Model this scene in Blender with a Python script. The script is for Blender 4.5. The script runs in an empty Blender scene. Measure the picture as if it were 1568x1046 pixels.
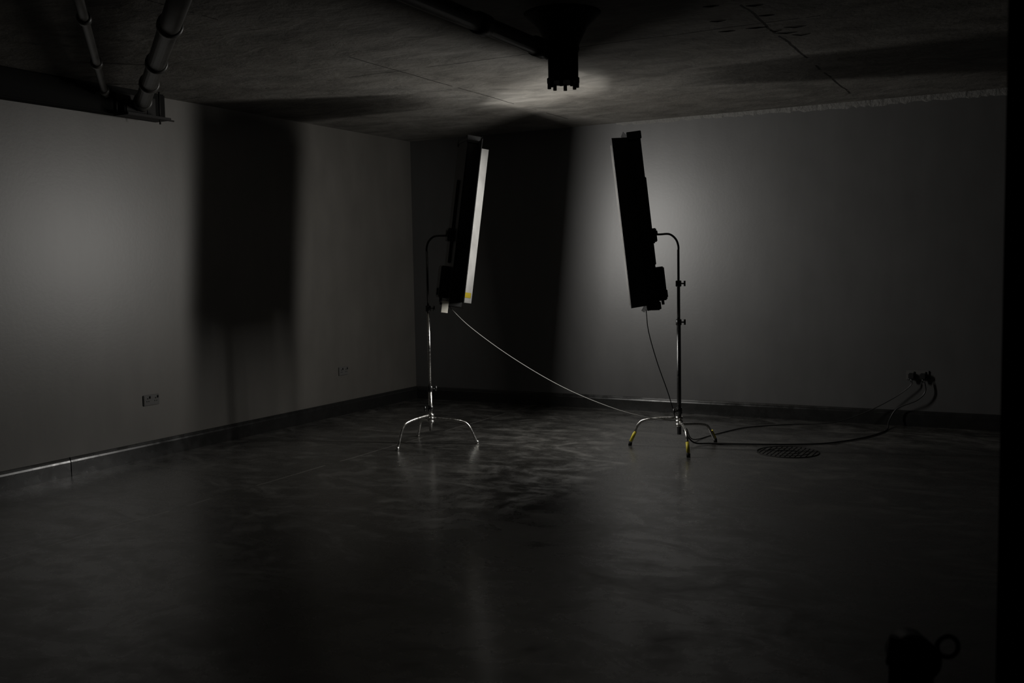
import bpy, bmesh, math, random
from mathutils import Vector, Matrix
random.seed(4)
scn=bpy.context.scene
scn.view_settings.view_transform='Standard'
scn.view_settings.look='None'
scn.view_settings.exposure=0
CEIL=2.91

# ---------------------------------------------------------------- materials
def new_mat(name,col=(.5,.5,.5),rough=.5,metal=0.,spec=.5):
    m=bpy.data.materials.new(name); m.use_nodes=True
    b=m.node_tree.nodes['Principled BSDF']
    b.inputs['Base Color'].default_value=(*col,1); b.inputs['Roughness'].default_value=rough
    b.inputs['Metallic'].default_value=metal; b.inputs['Specular IOR Level'].default_value=spec
    return m
class NB:
    def __init__(s,m): s.t=m.node_tree; s.b=s.t.nodes['Principled BSDF']
    def n(s,typ,**kw):
        x=s.t.nodes.new(typ)
        for k,v in kw.items(): setattr(x,k,v)
        return x
    def l(s,a,b): s.t.links.new(a,b)
    def pos(s): return s.n('ShaderNodeNewGeometry').outputs['Position']
    def math(s,op,a,b=None,c=None,clamp=False):
        x=s.n('ShaderNodeMath',operation=op); x.use_clamp=clamp
        for i,v in enumerate((a,b,c)):
            if v is None: continue
            if isinstance(v,(int,float)): x.inputs[i].default_value=v
            else: s.l(v,x.inputs[i])
        return x.outputs[0]
    def mapping(s,vec,scale=(1,1,1),rot=(0,0,0)):
        x=s.n('ShaderNodeMapping'); x.inputs['Scale'].default_value=scale; x.inputs['Rotation'].default_value=rot
        s.l(vec,x.inputs[0]); return x.outputs[0]
    def noise(s,vec,scale,detail=6,rough=.55,dist=0.):
        x=s.n('ShaderNodeTexNoise'); x.inputs['Scale'].default_value=scale; x.inputs['Detail'].default_value=detail
        x.inputs['Roughness'].default_value=rough; x.inputs['Distortion'].default_value=dist
        s.l(vec,x.inputs['Vector']); return x.outputs['Fac']
    def ramp(s,fac,stops):
        x=s.n('ShaderNodeValToRGB'); cr=x.color_ramp
        while len(cr.elements)<len(stops): cr.elements.new(.5)
        for e,(p,c) in zip(cr.elements,stops):
            e.position=p; e.color=(*c,1) if not isinstance(c,(int,float)) else (c,c,c,1)
        s.l(fac,x.inputs[0]); return x.outputs[0]
    def mix(s,fac,a,b,blend='MIX'):
        x=s.n('ShaderNodeMix',data_type='RGBA',blend_type=blend)
        if isinstance(fac,(int,float)): x.inputs[0].default_value=fac
        else: s.l(fac,x.inputs[0])
        for i,v in ((6,a),(7,b)):
            if isinstance(v,tuple): x.inputs[i].default_value=(*v,1)
            else: s.l(v,x.inputs[i])
        return x.outputs[2]
    def bump(s,h,strength,dist=.01):
        x=s.n('ShaderNodeBump'); x.inputs['Strength'].default_value=strength; x.inputs['Distance'].default_value=dist
        s.l(h,x.inputs['Height']); s.l(x.outputs[0],s.b.inputs['Normal'])

def wall_mat(name,c1,c2,rough,spec):
    m=new_mat(name,c1,rough,spec=spec); b=NB(m); p=b.pos()
    n1=b.noise(p,.9,5,.6); n2=b.noise(b.mapping(p,(3,3,.8)),2.,8,.6)
    col=b.mix(b.ramp(n1,[(.35,0.),(.65,1.)]),c1,c2)
    col=b.mix(.3,col,b.ramp(n2,[(.3,.5),(.7,1.)]),'MULTIPLY')
    b.l(col,b.b.inputs['Base Color'])
    h=b.noise(p,35,6,.6); b.bump(h,.12,.003)
    return m
M_wl=wall_mat('painted_wall_warm',(.092,.087,.078),(.110,.104,.094),.42,.65)
M_wr=wall_mat('painted_wall_grey',(.064,.063,.062),(.078,.077,.076),.43,.68)

def seam(b,p,axis,val,width,wob=.01):
    sep=b.n('ShaderNodeSeparateXYZ'); b.l(p,sep.inputs[0])
    c=sep.outputs[axis]
    nz=b.noise(p,3.,4); c=b.math('ADD',c,b.math('MULTIPLY',b.math('SUBTRACT',nz,.5),wob*2))
    d=b.math('ABSOLUTE',b.math('SUBTRACT',c,val))
    return b.math('LESS_THAN',d,width)
# ceiling
M_ceil=new_mat('rough_concrete_ceiling',(.1,.095,.088),.8,spec=.2); b=NB(M_ceil); p=b.pos()
n1=b.noise(p,.8,6,.62,.3); n2=b.noise(b.mapping(p,(1,1.6,1)),3.,8,.65,.5); n3=b.noise(p,22,6,.6)
col=b.ramp(n1,[(.3,(.10,.092,.081)),(.5,(.145,.137,.123)),(.7,(.19,.182,.167))])
col=b.mix(.75,col,b.ramp(n2,[(.32,.4),(.6,1.)]),'MULTIPLY')
s1=seam(b,p,0,2.22,.006,.015); s2=seam(b,p,0,4.85,.009,.03); s3=seam(b,p,1,-3.42,.007,.03)
s=b.math('MAXIMUM',b.math('MAXIMUM',s1,s2),s3)
brk=b.math('GREATER_THAN',b.noise(p,1.6,5),.48); s=b.math('MULTIPLY',s,brk)
b.l(b.mix(s,col,(.02,.018,.016)),b.b.inputs['Base Color'])
h=b.math('ADD',b.math('MULTIPLY',n3,.4),b.math('SUBTRACT',n2,b.math('MULTIPLY',s,2.)))
b.bump(h,.7,.02)
# floor
M_floor=new_mat('sealed_concrete_floor',(.03,.03,.028),.35,spec=.5); b=NB(M_floor); p=b.pos()
big=b.noise(p,.55,5,.6,.8); sw=b.noise(b.mapping(p,(1,1.7,1),(0,0,.5)),1.6,9,.62,1.6); fine=b.noise(p,55,8,.8); mid=b.noise(p,7,8,.72,.4)
col=b.ramp(big,[(.3,(.038,.037,.034)),(.55,(.054,.052,.048)),(.75,(.072,.069,.063))])
col=b.mix(.8,col,b.ramp(sw,[(.36,.55),(.5,.8),(.66,1.8)]),'MULTIPLY')
col=b.mix(.6,col,b.ramp(mid,[(.35,.5),(.65,1.3)]),'MULTIPLY')
fs=seam(b,p,0,1.53,.008,.02); fs=b.math('MULTIPLY',fs,b.math('GREATER_THAN',b.noise(p,2.2,4),.45))
b.l(b.mix(fs,col,(.13,.125,.115)),b.b.inputs['Base Color'])
r=b.math('ADD',b.math('MULTIPLY',sw,.9),b.math('MULTIPLY',mid,.6))
b.l(b.math('ADD',r,-.44,clamp=True),b.b.inputs['Roughness']); M_floor.node_tree.nodes['Principled BSDF'].inputs['Specular IOR Level'].default_value=1.0
b.bump(b.math('ADD',b.math('MULTIPLY',sw,.8),b.math('ADD',b.math('MULTIPLY',fine,.42),b.math('MULTIPLY',mid,.7))),.42,.0062)
b.b.inputs['Coat Weight'].default_value=.30; b.b.inputs['Coat Roughness'].default_value=.19

M_base=new_mat('black_gloss_skirting',(.013,.013,.0125),.28); b=NB(M_base); n=b.noise(b.pos(),9,6,.6)
b.l(b.ramp(n,[(.3,.18),(.7,.38)]),b.b.inputs['Roughness'])
M_sump=new_mat('grey_drain_sump',(.045,.044,.041),.55,spec=.4); b=NB(M_sump); b.bump(b.noise(b.pos(),40,5),.3,.003)
M_black=new_mat('black_powder_coat',(.010,.010,.010),.45); b=NB(M_black); b.bump(b.noise(b.pos(),300,3),.1,.001)
M_blackm=new_mat('black_matte',(.006,.006,.006),.8,spec=.2); b=NB(M_blackm); b.bump(b.noise(b.pos(),80,3),.1,.002)
M_chrome=new_mat('worn_chrome',(.82,.81,.78),.22,1.); b=NB(M_chrome); b.l(b.ramp(b.noise(b.pos(),40,5),[(.3,.16),(.7,.40)]),b.b.inputs['Roughness'])
M_dsteel=new_mat('dark_steel',(.12,.12,.12),.35,1.); b=NB(M_dsteel); b.l(b.ramp(b.noise(b.pos(),30,5),[(.3,.25),(.7,.5)]),b.b.inputs['Roughness'])
M_refl=new_mat('satin_reflector',(.14,.138,.132),.45,spec=.3); b=NB(M_refl); b.bump(b.noise(b.pos(),60,2),.1,.001)
M_door=new_mat('grey_door_lining',(.035,.0345,.033),.7,spec=.15); b=NB(M_door)
b.l(b.ramp(b.noise(b.mapping(b.pos(),(1,1,.4)),9,6,.6),[(.3,(.024,.0235,.0225)),(.7,(.042,.0415,.04))]),b.b.inputs['Base Color'])
M_yel=new_mat('yellow_tape',(.75,.62,.04),.5); b=NB(M_yel); b.bump(b.noise(b.pos(),90,2),.1,.001)
M_lab=new_mat('yellow_warning_label',(.045,.034,.0015),.6,spec=.05); b=NB(M_lab); b.bump(b.noise(b.pos(),90,2),.1,.001)
M_tag=new_mat('white_paper_tag',(.85,.82,.72),.7); b=NB(M_tag); b.bump(b.noise(b.pos(),90,2),.1,.001)
M_pipe=new_mat('painted_pipe',(.05,.049,.046),.42); b=NB(M_pipe); b.l(b.ramp(b.noise(b.pos(),5,6),[(.3,(.025,.024,.022)),(.7,(.065,.061,.055))]),b.b.inputs['Base Color'])
M_beam=new_mat('painted_steel_beam',(.007,.007,.0065),.8,spec=.1); b=NB(M_beam); b.bump(b.noise(b.pos(),12,5),.3,.004)
M_rust=new_mat('dark_iron',(.012,.011,.010),.7,spec=.3); b=NB(M_rust); b.bump(b.noise(b.pos(),40,5),.4,.004)
M_plate=new_mat('grey_socket_plate',(.085,.083,.08),.5,spec=.3); b=NB(M_plate); b.bump(b.noise(b.pos(),60,2),.05,.001)
M_cab=new_mat('black_cable',(.02,.02,.02),.35); b=NB(M_cab); b.bump(b.noise(b.pos(),120,2),.1,.001)
M_gcab=new_mat('grey_cable',(.27,.265,.25),.4); b=NB(M_gcab); b.bump(b.noise(b.pos(),120,2),.1,.001)
M_plas=new_mat('crumbled_plaster',(.14,.137,.13),.85,spec=.2); b=NB(M_plas); b.bump(b.noise(b.pos(),40,6),1.,.012)
M_tube=new_mat('fluorescent_tube',(.8,.8,.8),.3); M_tube.node_tree.nodes['Principled BSDF'].inputs['Emission Color'].default_value=(1,.97,.9,1); M_tube.node_tree.nodes['Principled BSDF'].inputs['Emission Strength'].default_value=.5

# ---------------------------------------------------------------- mesh helpers
def obj(name,bm,mat,parent=None,smooth=False):
    me=bpy.data.meshes.new(name); bm.to_mesh(me); bm.free()
    for m in (mat if isinstance(mat,(list,tuple)) else [mat]): me.materials.append(m)
    if smooth:
        for f in me.polygons: f.use_smooth=True
    o=bpy.data.objects.new(name,me); scn.collection.objects.link(o)
    if parent: o.parent=parent
    return o
def empty(name,loc=(0,0,0),rot=(0,0,0)):
    o=bpy.data.objects.new(name,None); o.empty_display_size=.1; o.location=loc; o.rotation_euler=rot; scn.collection.objects.link(o); return o
def bbox(bm,lo,hi,bev=0,mi=0):
    r=bmesh.ops.create_cube(bm,size=1); vs=r['verts']
    for v in vs:
        v.co=Vector([lo[i]+(v.co[i]+.5)*(hi[i]-lo[i]) for i in range(3)])
    fs={f for v in vs for f in v.link_faces}
    for f in fs: f.material_index=mi
    if bev>0:
        es=list({e for v in vs for e in v.link_edges})
        bmesh.ops.bevel(bm,geom=es,offset=bev,segments=2,affect='EDGES')
def box(name,lo,hi,mat,parent=None,bev=0):
    bm=bmesh.new(); bbox(bm,lo,hi,bev); return obj(name,bm,mat,parent)
def sweep(bm,pts,rad,seg=10,caps=True,mi=0):
    pts=[Vector(p) for p in pts]; n=len(pts)
    rads=rad if isinstance(rad,(list,tuple)) else [rad]*n
    t0=(pts[1]-pts[0]).normalized()
    u=t0.orthogonal().normalized(); rings=[]
    for i in range(n):
        if i==0: t=t0
        elif i==n-1: t=(pts[i]-pts[i-1]).normalized()
        else: t=((pts[i]-pts[i-1]).normalized()+(pts[i+1]-pts[i]).normalized()).normalized()
        u=(u-t*u.dot(t)).normalized(); v=t.cross(u)
        rings.append([bm.verts.new(pts[i]+(u*math.cos(a)+v*math.sin(a))*rads[i]) for a in [2*math.pi*k/seg for k in range(seg)]])
    for i in range(n-1):
        for k in range(seg):
            f=bm.faces.new((rings[i][k],rings[i][(k+1)%seg],rings[i+1][(k+1)%seg],rings[i+1][k])); f.smooth=True; f.material_index=mi
    if caps:
        f=bm.faces.new(list(reversed(rings[0]))); f.material_index=mi
        f=bm.faces.new(rings[-1]); f.material_index=mi
def smoothpts(P,sub=8):
    P=[Vector(p) for p in P]; Q=[P[0]*2-P[1]]+P+[P[-1]*2-P[-2]]; out=[]
    for i in range(1,len(Q)-2):
        a,b_,c,d=Q[i-1],Q[i],Q[i+1],Q[i+2]
        for k in range(sub):
            t=k/sub
            out.append(.5*((2*b_)+(c-a)*t+(2*a-5*b_+4*c-d)*t*t+(-a+3*b_-3*c+d)*t**3))
    out.append(P[-1]); return out
def tube(name,pts,rad,mat,parent=None,seg=12,smooth=False):
    bm=bmesh.new(); sweep(bm,smoothpts(pts) if smooth else pts,rad,seg); return obj(name,bm,mat,parent)
def torus_pts(c,r,nrm,n=20):
    nrm=Vector(nrm).normalized(); u=nrm.orthogonal().normalized(); v=nrm.cross(u)
    return [Vector(c)+(u*math.cos(a)+v*math.sin(a))*r for a in [2*math.pi*k/n for k in range(n+1)]]

# ---------------------------------------------------------------- room
XM,YM=8.6,-11.0
box('floor',(-.2,YM-.2,-.15),(XM+.2,.2,0),M_floor)
box('ceiling',(-.2,YM-.2,CEIL),(XM+.2,.2,CEIL+.15),M_ceil)
box('wall_left',(-.2,YM,0),(0,0,CEIL),M_wl)
box('wall_right',(-.2,0,0),(XM+.2,.2,CEIL),M_wr)
box('wall_side',(XM,YM,0),(XM+.2,0,CEIL),M_wl)
box('wall_rear',(-.2,YM-.2,0),(XM+.2,YM,CEIL),M_wl)
def baseboard(name,a,b_,nrm):
    prof=[(0,0),(.022,0),(.022,.105),(.018,.118),(.018,.124),(.012,.134),(.008,.14),(0,.14)]
    a=Vector(a);b_=Vector(b_);nrm=Vector(nrm); bm=bmesh.new()
    A=[bm.verts.new(a+nrm*p[0]+Vector((0,0,p[1]))) for p in prof]; B=[bm.verts.new(b_+nrm*p[0]+Vector((0,0,p[1]))) for p in prof]
    n=len(prof)
    for i in range(n): bm.faces.new((A[i],A[(i+1)%n],B[(i+1)%n],B[i]))
    bm.faces.new(A); bm.faces.new(B); bmesh.ops.recalc_face_normals(bm,faces=bm.faces)
    obj(name,bm,M_base)
baseboard('baseboard_left',(0,YM,0),(0,-4.62,0),(1,0,0))
baseboard('baseboard_left',(0,-4.612,0),(0,0,0),(1,0,0))
baseboard('baseboard_right',(0,0,0),(XM,0,0),(0,-1,0))
box('ceiling_beam',(0,-8.5,2.70),(.12,-3.65,CEIL),M_beam,bev=.01)
# rough plaster crown along the right wall
bm=bmesh.new(); x=2.5; prev=None
while x<7.6:
    d=.012+.022*random.random()+.03*min(1,(x-2.5)/2.5); o=.003+.007*random.random()
    cur=[bm.verts.new((x,0,CEIL)),bm.verts.new((x,-o-.004,CEIL)),bm.verts.new((x,-o,CEIL-d*.6)),bm.verts.new((x,0,CEIL-d))]
    if prev:
        for k in range(3): bm.faces.new((prev[k],prev[k+1],cur[k+1],cur[k]))
    prev=cur; x+=.02+.05*random.random()
bmesh.ops.recalc_face_normals(bm,faces=bm.faces)
obj('trim_plaster_crown',bm,M_plas)
box('pillar',(6.315,-7.7,0),(6.85,-7.2,CEIL),M_blackm,bev=.015)

# ---------------------------------------------------------------- C-stands
def c_stand(name,xy,feet_ang,R,armdir,top,cols,tape,brz):
    e=empty(name,(xy[0],xy[1],0))
    bm=bmesh.new()
    for i,a in enumerate(feet_ang):
        d=Vector((math.cos(a),math.sin(a),0)); z=.245-.028*i
        pts=[d*.03+Vector((0,0,z)),d*(R*.45)+Vector((0,0,z-.012)),d*(R*.70)+Vector((0,0,z-.03)),d*(R*.80)+Vector((0,0,z-.055)),d*(R*.87)+Vector((0,0,z-.1)),d*(R*.99)+Vector((0,0,.012))]
        sweep(bm,smoothpts(pts,5),.0115,10)
        sweep(bm,[d*(R*.985)+Vector((0,0,.03)),d*R+Vector((0,0,0.0))],.015,10,mi=(1 if tape else 0))
        if tape: sweep(bm,[d*(R*.885)+Vector((0,0,.12-.01*i)),d*(R*.98)+Vector((0,0,.035))],.0135,10,mi=2)
        sweep(bm,[(0,0,z-.012),(0,0,z+.012)],.03,14)
    obj('legs',bm,[M_chrome,M_blackm,M_yel],e)
    bm=bmesh.new()
    sweep(bm,[(0,0,.11),(0,0,cols[0])],.0165,14,mi=0)
    sweep(bm,[(0,0,cols[0]),(0,0,cols[1])],.0125,12,mi=0 )
    sweep(bm,[(0,0,cols[1]),(0,0,top)],.0095,12,mi=1)
    for z in cols: sweep(bm,[(0,0,z-.025),(0,0,z-.02),(0,0,z+.02),(0,0,z+.025)],[.018,.023,.023,.018],14,mi=1)
    sweep(bm,[(0,0,.28),(0,0,.33)],.024,14,mi=1)
    for z in cols+[.30]:
        k=Vector((.85,.5,0)) if z!=.30 else Vector((-.6,-.8,0))
        sweep(bm,[Vector((0,0,z)),k*.05+Vector((0,0,z))],.006,8,mi=1)
        sweep(bm,[k*.05+Vector((0,0,z-.022)),k*.05+Vector((0,0,z+.022))],.008,8,mi=1)
    obj('column',bm,[M_chrome if not tape else M_dsteel,M_dsteel],e)
    a=Vector(armdir)
    ln=a.length; a.normalize()
    pts=[Vector((0,0,top-.02)),Vector((0,0,top+.03)),a*.02+Vector((0,0,top+.085)),a*.07+Vector((0,0,top+.125)),a*(ln*.65)+Vector((0,0,brz)),a*ln+Vector((0,0,brz))]
    bm=bmesh.new(); sweep(bm,smoothpts(pts,6),.0085,10)
    q=a*(ln-.02)+Vector((0,0,brz))
    sweep(bm,[q-a*.02,q+a*.02],.026,14); sweep(bm,[q-Vector((0,0,.06)),q+Vector((0,0,.035))],.014,10)
    s=a.cross(Vector((0,0,1)))
    sweep(bm,[q-s*.05,q+s*.05],.007,8); sweep(bm,[q-Vector((0,0,.07)),q-Vector((0,0,.05))],.022,8)
    obj('gooseneck_arm',bm,M_black,e)
    return e

LA=math.radians(45); LN=Vector((math.cos(LA),math.sin(LA),0))
RA=math.radians(205); RN=Vector((math.cos(RA),math.sin(RA),0))
L0=(1.77,-2.42); R0=(3.76,-1.80)
def ang(c,p): return math.atan2(p[1]-c[1],p[0]-c[0])
c_stand('c_stand',L0,[ang(L0,(1.69,-2.81)),ang(L0,(2.14,-2.29)),ang(L0,(1.46,-2.16))],.40,LN*.24,1.63,[.47,1.15],False,1.76)
c_stand('c_stand',R0,[ang(R0,(3.35,-1.86)),ang(R0,(3.95,-2.15)),ang(R0,(3.97,-1.40))],.41,RN*.225,1.60,[1.02,1.33],True,1.725)

# ---------------------------------------------------------------- fluorescent banks
def bank(name,loc,yaw,tilt,H,near_sign,near,far,power,label):
    e=empty(name,loc,(0,tilt,yaw))
    W=.165; D=.05
    bm=bmesh.new()
    bbox(bm,(-D,-W,-H),(-D+.02,W,H),.004)
    bbox(bm,(-D,-W,-H),(D,-W+.008,H)); bbox(bm,(-D,W-.008,-H),(D,W,H))
    bbox(bm,(-D-.004,-W-.004,-H-.012),(D,W+.004,-H+.012),.003); bbox(bm,(-D-.004,-W-.004,H-.012),(D,W+.004,H+.012),.003)
    for s in (-1,1):
        bbox(bm,(-D+.02,-W+.01,s*H-(.07 if s>0 else 0)),(D-.005,W-.01,s*H+(0 if s>0 else .07)))
        for c in (-W,W): bbox(bm,(-D-.008,c-.012,s*H-.03),(D+.006,c+.012,s*H+.03),.003)
    bbox(bm,(-D-.02,-.03,-.35),(-D,.03,.35),.004)
    obj('housing',bm,M_black,e)
    bm=bmesh.new(); bbox(bm,(-D+.021,-W+.01,-H+.08),(-D+.026,W-.01,H-.08)); obj('reflector',bm,M_refl,e)
    bm=bmesh.new()
    for k in range(4):
        y=-.105+.07*k; sweep(bm,[(0,y,-H+.07),(0,y,H-.07)],.017,12)
    obj('tubes',bm,M_tube,e,True)
    for s,(fl,DL) in ((near_sign,near),(-near_sign,far)):
        dv=Vector((math.cos(fl),s*math.sin(fl),0)); nv=Vector((-math.sin(fl)*1,s*math.cos(fl),0))
        o=Vector((D,s*W,0))
        for nm,off,th,mt in (('barn_door_outer',.0035,.003,M_black),('barn_door_inner',0.,.003,M_door)):
            bm=bmesh.new(); vs=[]
            for q in (0,DL):
                for t in (off,off+th):
                    for z in (-H+.01,H-.01):
                        vs.append(bm.verts.new(o+dv*q+nv*t+Vector((0,0,z))))
            idx=[(0,1,3,2),(4,5,7,6),(0,1,5,4),(2,3,7,6),(0,2,6,4),(1,3,7,5)]
            for f in idx: bm.faces.new([vs[i] for i in f])
            bmesh.ops.recalc_face_normals(bm,faces=bm.faces); obj(nm,bm,mt,e)
    for s in (-1,1):
        bm=bmesh.new(); fl=math.radians(55)
        a=Vector((D,0,s*H)); d=Vector((math.cos(fl),0,s*math.sin(fl)))*.05
        vs=[bm.verts.new(a+Vector((0,-W,0))),bm.verts.new(a+Vector((0,W,0))),bm.verts.new(a+d+Vector((0,W,0))),bm.verts.new(a+d+Vector((0,-W,0)))]
        bm.faces.new(vs); r=bmesh.ops.solidify(bm,geom=bm.faces[:],thickness=.004)
        obj('end_door',bm,M_black,e)
    bm=bmesh.new(); bbox(bm,(-D-.075,-.06,-H+.03),(-D-.001,.06,-H+.30),.008); bbox(bm,(-D-.085,-.02,-H+.05),(-D-.07,.02,-H+.11),.003)
    sweep(bm,[(-D-.04,0,-H+.03),(-D-.04,0,-H-.005)],.012,10); obj('ballast',bm,M_black,e)
    bm=bmesh.new(); bbox(bm,(-D-.05,-.045,-.17),(-D-.002,.045,-.06),.006); sweep(bm,[(-D-.06,0,-.1),(-D-.02,0,-.1)],.02,12); obj('mount_plate',bm,M_black,e)
    bm=bmesh.new()
    for s in (-1,1):
        sweep(bm,[(-.02,near_sign*.09,s*(H+.012)),(-.02,near_sign*.09,s*(H+.035))],.014,8)
        sweep(bm,[(-.05,near_sign*.09,s*(H+.035)),(.01,near_sign*.09,s*(H+.03))],.006,8)
    obj('latches',bm,M_black,e)
    if label:
        fl,DL=far
        s=-near_sign; dv=Vector((math.cos(fl),s*math.sin(fl),0)); nv=Vector((-math.sin(fl),s*math.cos(fl),0))
        bm=bmesh.new(); o=Vector((D,s*W,0))
        q=[o+dv*.06-nv*.002+Vector((0,0,-H+.055)),o+dv*(DL-.012)-nv*.002+Vector((0,0,-H+.055)),o+dv*(DL-.012)-nv*.002+Vector((0,0,-H+.10)),o+dv*.06-nv*.002+Vector((0,0,-H+.10))]
        bm.faces.new([bm.verts.new(v) for v in q]); obj('warning_label',bm,M_lab,e)
        bm=bmesh.new(); bbox(bm,(-.115,near_sign*.16-.03,-H-.09),(-.06,near_sign*.16-.027,-H+.005)); obj('paper_tag',bm,M_tag,e)
    li=bpy.data.lights.new('tube_light','AREA'); li.shape='RECTANGLE'; li.size=1.2; li.size_y=.10; li.energy=power; li.color=(1,.975,.93)
    li.spread=math.radians(176)
    lo=bpy.data.objects.new('tube_light',li); scn.collection.objects.link(lo); lo.parent=e
    lo.matrix_local=Matrix(((0,0,-1,.03),(0,1,0,0),(1,0,0,0),(0,0,0,1)))
    return e
Lc=Vector((L0[0],L0[1],1.87))+LN*.29; Rc=Vector((R0[0],R0[1],1.825))+RN*.285
r_=math.radians
bank('fluorescent_light_bank',Lc,LA,r_(8),.68,-1,(r_(95),.17),(r_(3),.175),38,True)
bank('fluorescent_light_bank',Rc,RA,r_(6.2),.67,1,(r_(36),.165),(r_(28),.135),38,False)

# ---------------------------------------------------------------- foreground stand with grip head
e=empty('c_stand',(6.20,-7.80,0))
bm=bmesh.new(); sweep(bm,[(0,0,.1),(0,0,.80)],.0165,12); 
for i,a in enumerate((.6,2.7,4.8)):
    d=Vector((math.cos(a),math.sin(a),0)); z=.22-.028*i
    sweep(bm,smoothpts([d*.02+Vector((0,0,z)),d*.28+Vector((0,0,z-.03)),d*.34+Vector((0,0,z-.09)),d*.4+Vector((0,0,0.012))],5),.0115,10)
    sweep(bm,[(0,0,z-.012),(0,0,z+.012)],.03,12)
obj('column',bm,M_black,e)
bm=bmesh.new(); rt=Vector((.88,.47,0)); fw=Vector((-.47,.88,0))
sweep(bm,[Vector((0,0,.865))-fw*.03,Vector((0,0,.865))+fw*.03],.034,20); sweep(bm,[Vector((0,0,.78)),Vector((0,0,.85))],.025,14)
bbox(bm,(-.035,-.02,.80),(.03,.02,.86),.006)
sweep(bm,[Vector((0,0,.872)),rt*.04+Vector((0,0,.872))],.008,8); sweep(bm,[rt*-.035+Vector((0,0,.85)),rt*-.03+Vector((0,0,.895))],.009,8)
sweep(bm,torus_pts(rt*.055+Vector((0,0,.878)),.017,fw),.004,8,caps=False)
obj('grip_head',bm,M_black,e)

# ---------------------------------------------------------------- cables
tube('power_cable',[(1.90,-2.33,1.18),(2.1,-2.27,.98),(2.45,-2.17,.72),(2.85,-2.05,.48),(3.25,-1.93,.31),(3.55,-1.85,.235),(3.73,-1.80,.22)],.0036,M_gcab,seg=8,smooth=True)
tube('power_cable',[(3.52,-1.90,1.13),(3.54,-1.90,.95),(3.60,-1.87,.7),(3.68,-1.84,.45),(3.73,-1.82,.26)],.0042,M_cab,seg=8,smooth=True)
tube('power_cable',[(3.78,-1.76,.14),(3.84,-1.68,.03),(3.95,-1.56,.008),(4.15,-1.50,.008),(4.5,-1.38,.008),(4.8,-1.2,.008),(5.02,-.85,.008),(5.13,-.5,.008),(5.15,-.28,.008),(5.14,-.12,.05),(5.2,-.07,.16),(5.36,-.06,.24),(5.43,-.05,.32),(5.42,-.05,.42)],.0065,M_cab,seg=8,smooth=True)
tube('power_cable',[(3.80,-1.74,.15),(3.78,-1.5,.02),(3.85,-1.1,.006),(4.0,-.65,.006),(4.3,-.36,.006),(4.65,-.22,.02),(4.9,-.12,.1),(5.15,-.06,.24),(5.30,-.05,.36),(5.32,-.05,.42)],.0045,M_cab,seg=8,smooth=True)

# ---------------------------------------------------------------- sockets
def socket(name,loc,yaw,w,plugs=False):
    e=empty(name,loc,(0,0,yaw))
    bm=bmesh.new(); bbox(bm,(-w/2,-.012,-.043),(w/2,0,.043),.004)
    obj('plate',bm,M_plate,e)
    bm=bmesh.new(); n=2 if w>.1 else 1
    for k in range(n):
        cx=(k-.5)*w/2 if n==2 else 0
        bbox(bm,(cx-.004,-.0135,.008),(cx+.004,-.0115,.018)); bbox(bm,(cx-.014,-.0135,-.012),(cx-.006,-.0115,-.006)); bbox(bm,(cx+.006,-.0135,-.012),(cx+.014,-.0115,-.006))
        bbox(bm,(cx-.007+.022,-.017,.012),(cx+.007+.022,-.0115,.032),.002)
    obj('pin_holes',bm,M_blackm,e)
    if plugs:
        for k,cx in enumerate((-w/4,w/4)):
            bm=bmesh.new(); bbox(bm,(cx-.026,-.05,-.035),(cx+.026,-.012,.02),.008); sweep(bm,[(cx,-.035,-.03),(cx,-.035,-.06)],[.012,.008],10); obj('plug',bm,M_black,e)
socket('wall_socket',(5.36,0,.46),0,.19,True)
socket('wall_socket',(0,-3.83,.47),math.radians(90),.16)
socket('wall_socket',(0,-1.34,.45),math.radians(90),.15)

# ---------------------------------------------------------------- drain grate
e=empty('floor_drain_grate',(4.60,-1.66,0))
bm=bmesh.new(); sweep(bm,torus_pts((0,0,.002),.235,(0,0,1),48),.005,8,caps=False); sweep(bm,torus_pts((0,0,.002),.16,(0,0,1),40),.0035,6,caps=False); sweep(bm,torus_pts((0,0,.002),.08,(0,0,1),30),.0035,6,caps=False)
for k in range(12):
    x=-.2+.0364*k; h=math.sqrt(.235**2-x*x); sweep(bm,[(x,-h,.002),(x,h,.002)],.0032,6)
obj('bars',bm,M_rust,e)
bm=bmesh.new(); bmesh.ops.create_circle(bm,cap_ends=True,segments=40,radius=.235); 
for v in bm.verts: v.co.z=.0012
obj('sump',bm,M_sump,e)

# ---------------------------------------------------------------- ceiling services
e=empty('ceiling_drain_outlet',(3.93,-4.27,CEIL))
bm=bmesh.new()
sweep(bm,[(0,0,0),(0,0,-.02),(0,0,-.08),(0,0,-.13),(0,0,-.17),(0,0,-.2)],[.22,.20,.14,.115,.095,.088],24)
sweep(bm,[(0,0,-.17),(0,0,-.20),(0,0,-.23),(0,0,-.38)],[.088,.095,.082,.082],24)
sweep(bm,[(0,0,-.36),(0,0,-.385)],.092,24)
for k in range(8):
    a=k*math.pi/4+.3; d=Vector((math.cos(a),math.sin(a),0))*.08
    sweep(bm,[d+Vector((0,0,-.38)),d+Vector((0,0,-.415))],.011,8)
for k in range(6):
    a=k*math.pi/3; d=Vector((math.cos(a),math.sin(a),0))
    sweep(bm,[d*.086+Vector((0,0,-.22)),d*.086+Vector((0,0,-.37))],.008,6)
obj('hopper',bm,M_rust,e)
tube('branch_pipe',[(-.07,-.05,-.21),(-.07,-2.5,-.20),(-.07,-6.5,-.19)],.045,M_pipe,e,20)
bm=bmesh.new()
for y in (-.12,-.75,-2.3): sweep(bm,[(-.07,y,-.208),(-.07,y-.09,-.207)],.055,20)
obj('pipe_couplings',bm,M_pipe,e)

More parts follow.
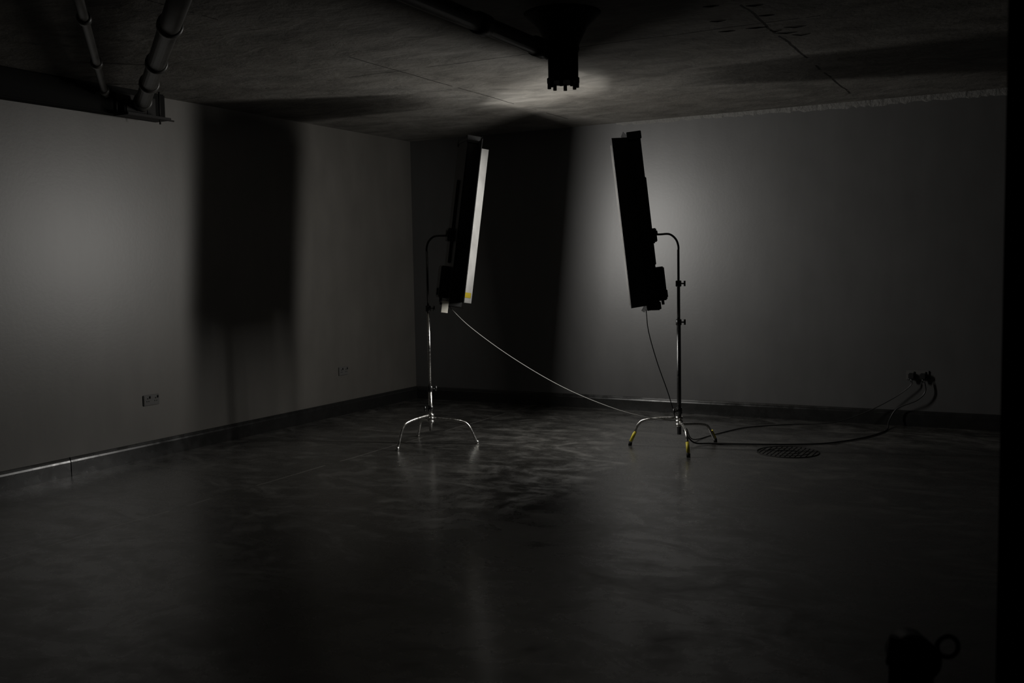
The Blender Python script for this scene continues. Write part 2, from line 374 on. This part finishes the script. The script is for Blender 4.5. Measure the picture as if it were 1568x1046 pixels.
def pipe(name,a,b_,r,cps):
    a=Vector(a);b_=Vector(b_);d=(b_-a).normalized(); e=empty(name,a)
    bm=bmesh.new(); sweep(bm,[Vector(),b_-a],r,20); obj('run',bm,M_pipe,e)
    bm=bmesh.new()
    for c in cps: sweep(bm,[d*(c-.035),d*(c-.028),d*(c+.028),d*(c+.035)],[r+.002,r+.013,r+.013,r+.002],20)
    for c in cps[:2]:
        q=d*c; sweep(bm,[q,Vector((q.x,q.y,CEIL-a.z))],.007,8)
    obj('collars',bm,M_pipe,e); return e
pipe('ceiling_pipe',(.22,-3.98,2.78),(4.6,-7.43,2.81),.055,[.15,.9,1.6,2.6,4.])
pipe('ceiling_pipe',(.18,-4.28,2.82),(4.1,-7.8,2.80),.024,[.2,1.2,2.4])
e=empty('pipe_bracket',(.125,-3.95,2.78))
bm=bmesh.new(); bbox(bm,(0,-.22,-.1),(.16,.2,-.08),.003); bbox(bm,(0,-.2,-.1),(.015,.18,.08),.003); sweep(bm,[(.10,.14,-.13),(.10,.14,.12)],.007,8); sweep(bm,[(.10,.2,-.09),(.10,.28,-.09)],.006,8)
bbox(bm,(.015,-.16,-.08),(.07,.05,.03),.01)
obj('clamp',bm,M_rust,e)
bm=bmesh.new()
for i in range(20):
    x=4.55+random.random()*.45; y=-5.2+random.random()*2.2; l=.04+.10*random.random(); a=.1*random.random()
    sweep(bm,[(x,y,CEIL-.001),(x+l*.5,y+a*l,CEIL-.003-.005*random.random()),(x+l,y+l*.2,CEIL-.002)],[.002,.004,.001],5)
obj('trim_ceiling_splinters',bm,M_rust)

# ---------------------------------------------------------------- world
w=bpy.data.worlds.new('World'); scn.world=w; w.use_nodes=True
w.node_tree.nodes['Background'].inputs[0].default_value=(.5,.55,.6,1); w.node_tree.nodes['Background'].inputs[1].default_value=.0
# ---------------------------------------------------------------- camera
yaw,pitch,roll=.4959,.0763,-.0183
F=Vector((-math.sin(yaw)*math.cos(pitch),math.cos(yaw)*math.cos(pitch),-math.sin(pitch)))
R=Vector((math.cos(yaw),math.sin(yaw),0)); U=R.cross(F); R2=R*math.cos(roll)+U*math.sin(roll); U2=R2.cross(F)
cd=bpy.data.cameras.new('camera'); cd.lens=35; cd.sensor_width=36; cd.dof.use_dof=True; cd.dof.focus_distance=8.2; cd.dof.aperture_fstop=5.6
co=bpy.data.objects.new('camera',cd); scn.collection.objects.link(co)
co.matrix_world=Matrix(((R2.x,U2.x,-F.x,6.3814),(R2.y,U2.y,-F.y,-9.4685),(R2.z,U2.z,-F.z,1.5),(0,0,0,1)))
scn.camera=co
